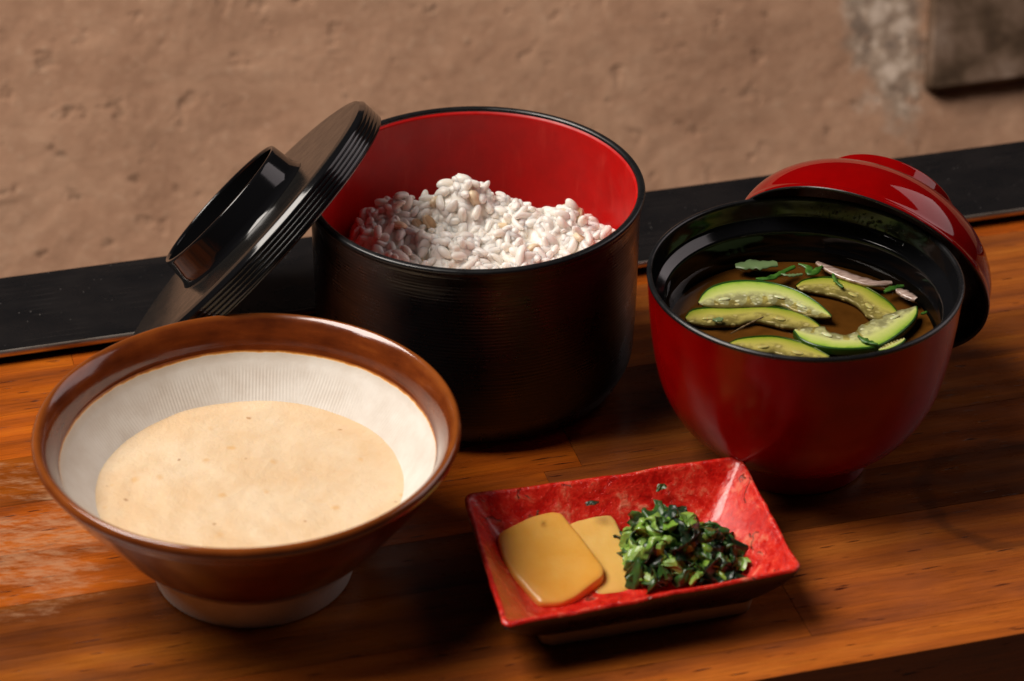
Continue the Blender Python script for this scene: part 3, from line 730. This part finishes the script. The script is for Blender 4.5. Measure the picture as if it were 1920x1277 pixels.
FISH = MT('dried_fish', rough=.2, spec=.7); FISH.set('col', FISH.ramp(FISH.noise(FISH.coord((1, 4, 1), 'World'), 2, 4, .6), [(.3, (.22, .13, .10)), (.6, (.52, .38, .32)), (.8, (.75, .66, .60))])); FISH = FISH.m
ribbon('fish_piece', F1, .46, SZ + .03, FISH, 'long pinkish silver dried fish floating at the back right of the soup', 'fish', thick=.12, jag=.06)
ribbon('fish_piece', F2, .42, SZ + .05, FISH, 'short whitish fish tip floating at the right edge of the soup', 'fish', thick=.12, jag=.08, seed=2)
FIL = MT('fibre', col=(.30, .20, .10), rough=.5).m
ribbon('fish_fibre', L1, .045, SZ + .05, FIL, 'thin pale fibre slanting below the yellowish cucumber slice in the soup', 'fibre', thick=.02)

# ------------------------------------------------------------------ lid of the soup bowl, leaning behind it
slid = thing('soup_bowl_lid', 'glossy red domed lid with black inside, leaning against the back right of the soup bowl', 'lid', (13.36, 97.40, 4.92), axis_rot((math.sin(1.12) * math.cos(1.14), math.sin(1.12) * math.sin(1.14), math.cos(1.12))))
lathe('lid_dome', smoothp([(5.28, .02), (5.27, .14), (5.19, .24)], 5) + [(5.17 * math.cos(t), .32 + 3.30 * math.sin(t)) for t in np.linspace(.02, .945, 40)], RED_LID, slid, 200)
lathe('lid_foot', rounded([(3.00, 2.92), (2.80, 3.08), (2.77, 3.62), (2.70, 3.70), (2.56, 3.70), (2.50, 3.62), (2.46, 3.05), (0, 3.0)], .06), RED_LID, slid, 160)
lathe('lid_lining', rounded([(5.28, .022), (5.26, -.04), (5.16, -.03), (5.09, .2), (4.98, .6), (4.5, 1.5), (3.3, 2.5), (0, 2.8)], .25), BLACK_SATIN, slid, 200)

# ------------------------------------------------------------------ small red dish
def dish_mat():
    m = MT('crackled_red_lacquer', spec=.6)
    v = m.coord((1, 1, 1))
    wv = m.n('ShaderNodeVectorMath', {0: m.noise(v, .8, 3, .6, out='Color'), 1: (1.6, 1.6, 1.6), 2: v}, operation='MULTIPLY_ADD').outputs[0]
    n1 = m.noise(wv, .9, 6, .7); n2 = m.noise(v, 2.6, 5, .65)
    c = m.ramp(m.math('ADD', m.math('MULTIPLY', n1, .6), m.math('MULTIPLY', n2, .4)), [(.33, (.30, .004, .003)), (.45, (.60, .010, .006)), (.54, (.78, .035, .018)), (.64, (.85, .22, .12))])
    cr = m.n('ShaderNodeTexVoronoi', {'Vector': wv, 'Scale': .38}, feature='DISTANCE_TO_EDGE').outputs['Distance']
    crk = m.math('MULTIPLY', m.maprange(cr, .016, .004), m.maprange(n1, .56, .60))
    c = m.mix(m.math('MULTIPLY', crk, .6), c, (.03, .004, .004))
    m.set('col', c); m.set('rough', m.maprange(n1, .35, .65, .12, .34))
    m.set('coat', .5); m.set('coatr', .06)
    m.bump(m.math('ADD', m.math('MULTIPLY', n1, 1.0), m.math('SUBTRACT', m.math('MULTIPLY', n2, .6), crk)), .10, 1.0)
    return m.m
DISH = dish_mat(); DARK = lacquer_black('dark_dish_underside', .3, col=(.03, .008, .006))
FOOTM = MT('dish_foot_clay', rough=.7, col=(.46, .37, .26)).m
DC = (4.16, 83.62); DA = math.radians(15.9)
dish = thing('red_dish', 'small rectangular red lacquered dish with wavy edges holding pickles', 'dish', (DC[0], DC[1], 0), axis_rot((0, 0, 1), DA))
def rr_loop(hx, hy, rad, n=40, wob=0, seed=0):
    out = []; per = []
    for q, (sx, sy) in enumerate(((1, 1), (-1, 1), (-1, -1), (1, -1))):
        for k in range(9):
            a = q * math.pi / 2 + k / 8 * math.pi / 2
            per.append((sx * (hx - rad) + rad * math.cos(a), sy * (hy - rad) + rad * math.sin(a)))
    pts2 = []
    for i in range(len(per)):
        a, b = np.array(per[i]), np.array(per[(i + 1) % len(per)]); m_ = 1 if i % 9 != 8 else 14
        for k in range(m_): pts2.append(a + (b - a) * k / m_)
    for p in pts2:
        w_ = wob * mn.noise(Vector((p[0] * .9, p[1] * .9, seed))) + wob * .6 * mn.noise(Vector((p[0] * 2.6, p[1] * 2.6, seed + 3)))
        ln = np.linalg.norm(p); out.append((p[0] * (1 + w_ / ln), p[1] * (1 + w_ / ln)))
    return out
CR = {(-1, 1): (-5.02, 3.80), (1, 1): (5.47, 3.52), (1, -1): (5.18, -3.54), (-1, -1): (-5.66, -3.86)}
def skew(p, top):   # the four rim corners of the hand-made dish are not square
    u, v = p[0] / 5.52, p[1] / 3.83; q = [0, 0]
    for (su, sv), c in CR.items():
        w_ = (1 + su * u) * (1 + sv * v) / 4; q[0] += w_ * c[0]; q[1] += w_ * c[1]
    return (p[0] * (1 - top) + q[0] * top, p[1] * (1 - top) + q[1] * top)
def loft(name, rings, mat, parent, cap0=False, cap1=False):
    vs, fs = [], []; n = len(rings[0])
    for r in rings: vs += r
    for j in range(len(rings) - 1):
        for k in range(n):
            l = (k + 1) % n; fs.append((j * n + k, j * n + l, (j + 1) * n + l, (j + 1) * n + k))
    if cap0: fs.append(tuple(reversed(range(n))))
    if cap1: fs.append(tuple(range((len(rings) - 1) * n, len(rings) * n)))
    return link(name, mesh(name, vs, fs, [mat]), parent)
def ringz(hx, hy, rad, z, wob=.06, seed=0, zw=.05, top=1):
    out = []
    for p in rr_loop(hx, hy, rad, wob=wob, seed=seed):
        q = skew(p, top); zz_ = z + zw * mn.noise(Vector((p[0] * .6, p[1] * .6, 7))) * 1.6 + zw * .5 * mn.noise(Vector((p[0] * 2.1, p[1] * 2.1, 11)))
        zz_ += top * .06 * (abs(p[0]) / hx * abs(p[1]) / hy) ** 3
        out.append((q[0], q[1], zz_))
    return out
HX, HY = 5.42, 3.72
R1 = [ringz(.3, .15, .1, .72, 0, 0, .01, 0), ringz(2.6, 1.2, .4, .70, .02, 0, .02, 0), ringz(3.75, 1.95, .5, .74, .03, 1, .03, .3), ringz(4.15, 2.3, .5, .95, .04, 1, .04, .5), ringz(4.7, 2.95, .45, 1.5, .05, 2, .05, .8), ringz(5.1, 3.4, .4, 2.0, .06, 2, .06, 1),
      ringz(5.32, 3.63, .35, 2.30, .07, 2, .07, 1), ringz(5.40, 3.71, .35, 2.38, .07, 2, .07, 1), ringz(5.49, 3.80, .35, 2.36, .07, 2, .07, 1), ringz(5.52, 3.83, .35, 2.27, .07, 2, .07, 1)]
loft('dish_inside', R1, DISH, dish, cap0=True)
R2 = [ringz(5.52, 3.83, .35, 2.272, .07, 2, .07, 1), ringz(5.50, 3.81, .35, 2.12, .07, 2, .07, 1), ringz(5.2, 3.5, .4, 1.6, .05, 2, .05, .9), ringz(4.6, 2.95, .5, .9, .04, 1, .03, .6), ringz(4.0, 2.6, .5, .55, .03, 1, .02, .3), ringz(3.3, 2.2, .4, .5, .02, 1, .0, 0)]
loft('dish_underside', [list(r) for r in R2], DARK, dish)
R3 = [ringz(3.95, 2.62, .45, .60, .03, 4, .0, 0), ringz(3.85, 2.55, .45, .06, .03, 4, .0, 0), ringz(3.75, 2.45, .45, 0, .03, 4, .0, 0), ringz(3.3, 2.0, .4, 0.0, .03, 4, .0, 0), ringz(3.2, 1.9, .4, .5, .02, 4, 0, 0)]
loft('dish_foot', R3, FOOTM, dish)

# yellow pickles
def pick_mat(name, a, b):
    m = MT(name, rough=.28, spec=.5)
    n = m.noise(m.coord((1, 1, 1), 'World'), .7, 4, .55)
    m.set('col', m.mix(m.maprange(n, .3, .7), a, b)); m.set('sss', .35); m.set('sssr', (1, .5, .15)); m.set('ssss', .003)
    m.bump(m.noise(m.coord((1, 1, 1), 'World'), 1.4, 4, .5), .05, .6); return m.m
TK = pick_mat('yellow_pickle', (.85, .47, .10), (.80, .38, .05)); TK2 = pick_mat('pale_yellow_pickle', (.80, .52, .16), (.74, .42, .09))
def slab(label, P, th, mat):
    n = 110; Q = [(np.array(p)) for p in P]
    # closed smoothed outline
    ext = [tuple(q) for q in Q] + [tuple(Q[0])]
    L = [0]
    for a, b in zip(ext[:-1], ext[1:]): L.append(L[-1] + np.linalg.norm(np.array(b) - np.array(a)))
    pts2 = []
    for i in range(n):
        t = L[-1] * i / n; k = max(0, int(np.searchsorted(L, t, side='right')) - 1); f = (t - L[k]) / (L[k + 1] - L[k]); pts2.append(np.array(ext[k]) * (1 - f) + np.array(ext[k + 1]) * f)
    for _ in range(2): pts2 = [(pts2[i - 1] + 2 * pts2[i] + pts2[(i + 1) % n]) / 4 for i in range(n)]
    c = np.mean(pts2, axis=0); vs, fs = [], []
    prof = [(0.0, .012), (.35, .01), (.7, .0), (.9, -.015), (.975, -.04), (1.0, -.08), (1.01, -th + .05), (.97, -th), (0, -th)]
    for s, dz in prof:
        for p in pts2:
            q = c + (p - c) * s
            vs.append((q[0] - c[0], q[1] - c[1], q[2] - c[2] + dz + .045 * mn.noise(Vector((q[0] * .8, q[1] * .8, q[2]))) * (dz > -.2)))
    for j in range(len(prof) - 1):
        for k in range(n): l = (k + 1) % n; fs.append((j * n + k, (j + 1) * n + k, (j + 1) * n + l, j * n + l))
    area2 = sum(pts2[i][0] * pts2[(i + 1) % n][1] - pts2[(i + 1) % n][0] * pts2[i][1] for i in range(n))
    if area2 < 0: fs = [tuple(reversed(f)) for f in fs]
    return tag(link('pickled_radish_slice', mesh('pickled_radish_slice', vs, fs, [mat]), None, tuple(c)), label, 'pickle', 'yellow pickle slices in the dish')
slab('front yellow pickle slice at the left end of the red dish', T1, .42, TK)
slab('paler yellow pickle slice partly under the front one, next to the chopped greens', T2, .36, TK2)

# chopped pickled greens
GM = []
for nm, a, b, rg in (('pickled_stem', (.30, .46, .09), (.15, .30, .04), .34), ('pickled_stem_dark', (.05, .13, .02), (.02, .06, .012), .32), ('pickled_leaf_dark', (.012, .035, .012), (.006, .020, .008), .28), ('pickled_stem_bright', (.26, .42, .06), (.13, .30, .03), .2)):
    m = MT(nm, rough=rg, spec=.6); n = m.noise(m.coord((1, 1, 1), 'World'), 2.2, 4, .6); m.set('col', m.mix(m.maprange(n, .35, .65), a, b)); m.set('sss', .2); m.set('ssss', .001)
    m.bump(m.noise(m.coord((1, 1, 1), 'World'), 4, 4, .6), .03, .8); GM.append(m.m)
def chunk(L, W, T, curl, seed, mat):
    """short cut piece of a curved stem or folded leaf"""
    rr = random.Random(seed); vs, fs = [], []; nu, nv = 6, 12
    for i in range(nu + 1):
        t = -1 + 2 * i / nu; e = 1 - .35 * (abs(t) > .95)
        for k in range(nv):
            a = 2 * math.pi * k / nv; x = t * L / 2 + .06 * math.sin(a * 2 + seed)
            y = W / 2 * math.cos(a) * e * (1 + .2 * math.sin(3 * a + seed)); z = T / 2 * math.sin(a) * e + curl * math.cos(a) ** 2
            j = Vector([mn.noise(Vector((x * 2.6 + seed, y * 2.6, z * 2.6 + s * 9))) * .17 + mn.noise(Vector((x * 7 + seed, y * 7, z * 7 + s * 9))) * .06 for s in range(3)])
            vs.append((x + j.x, y + j.y, z + j.z))
    for i in range(nu):
        for k in range(nv): l = (k + 1) % nv; fs.append((i * nv + k, i * nv + l, (i + 1) * nv + l, (i + 1) * nv + k))
    fs.append(tuple(reversed(range(nv)))); fs.append(tuple(range(nu * nv, nu * nv + nv)))
    return mesh('chopped_piece', vs, [tuple(reversed(f)) for f in fs], [mat], smooth=(seed in (1, 4, 5, 6, 7, 8, 9, 31)))
GX, GY = 5.95, 84.05
greens = thing('pickled_greens', 'heap of chopped dark green pickled leaves and stems in the red dish', 'pickled greens', (GX, GY, .72), axis_rot((0, 0, 1), 0))
cm = {0: [chunk(.50, .40, .24, .10, 1, GM[0]), chunk(.42, .36, .26, .06, 2, GM[0]), chunk(.60, .34, .20, .12, 3, GM[0])],
      1: [chunk(.50, .42, .18, .10, 4, GM[1]), chunk(.62, .36, .16, .14, 5, GM[1])],
      2: [chunk(.85, .66, .06, .22, 6, GM[2]), chunk(.70, .75, .06, .26, 7, GM[2]), chunk(1.0, .46, .07, .16, 8, GM[1])],
      3: [chunk(.55, .42, .22, .10, 9, GM[3])]}
def gh_(x, y):
    h = 1.55 * math.exp(-((x + .55) ** 2 / 1.3 + (y - .55) ** 2 / 1.5)) + .85 * math.exp(-((x - 1.0) ** 2 / .9 + (y - .1) ** 2 / 1.0)) + .5 * math.exp(-((x - .2) ** 2 / 2.2 + (y + .6) ** 2 / 1.0))
    return h
cnt = 0; rg = random.Random(21)
for _ in range(900):
    x, y = rg.uniform(-1.75, 2.1), rg.uniform(-1.35, 1.75)
    h = gh_(x, y)
    if h < .12 + rg.random() * .1: continue
    lvl = rg.random(); z = h * (lvl ** .35) + .05
    kd = rg.choices([0, 1, 2, 3], [4.0, 2.6, 2.6, 1.0] if x < .9 and y > -.6 else [1.6, 4, 3.0, .5])[0]
    tdir = Vector((rg.gauss(0, 1), rg.gauss(0, 1), rg.gauss(0, .6))).normalized()
    q = Vector((1, 0, 0)).rotation_difference(tdir) @ __import__('mathutils').Quaternion((1, 0, 0), rg.random() * 6.28)
    o = link('chopped_piece', rg.choice(cm[kd]), greens, (x, y, z), q); o.scale = [rg.uniform(1.05, 1.7)] * 3
    cnt += 1
    if cnt >= 170: break
bigp = link('chopped_piece', chunk(1.25, .95, .26, .08, 31, GM[3]), greens, (.38, -.78, .62), axis_rot((.05, -.35, 1), .15)); bigp['label'] = 'broad bright green stem piece at the front of the heap'
for k, (x, y, z, s, lb) in enumerate(((5.46, 86.9, 2.05, .8, 'largest green scrap, high on the back wall of the red dish'), (2.93, 86.0, 2.02, .55, 'small green scrap on the dish back wall above the yellow slices'), (.98, 85.4, 2.0, .4, 'tiny green scrap on the back wall of the dish near its left corner'))):
    o = link('green_scrap', chunk(.5 * s, .34 * s, .10, .04, 40 + k, GM[2 if k else 1]), None, (x, y, z), axis_rot((-.1, -.7, 1), .3)); tag(o, lb, 'pickle scrap', 'green scraps on the dish walls')
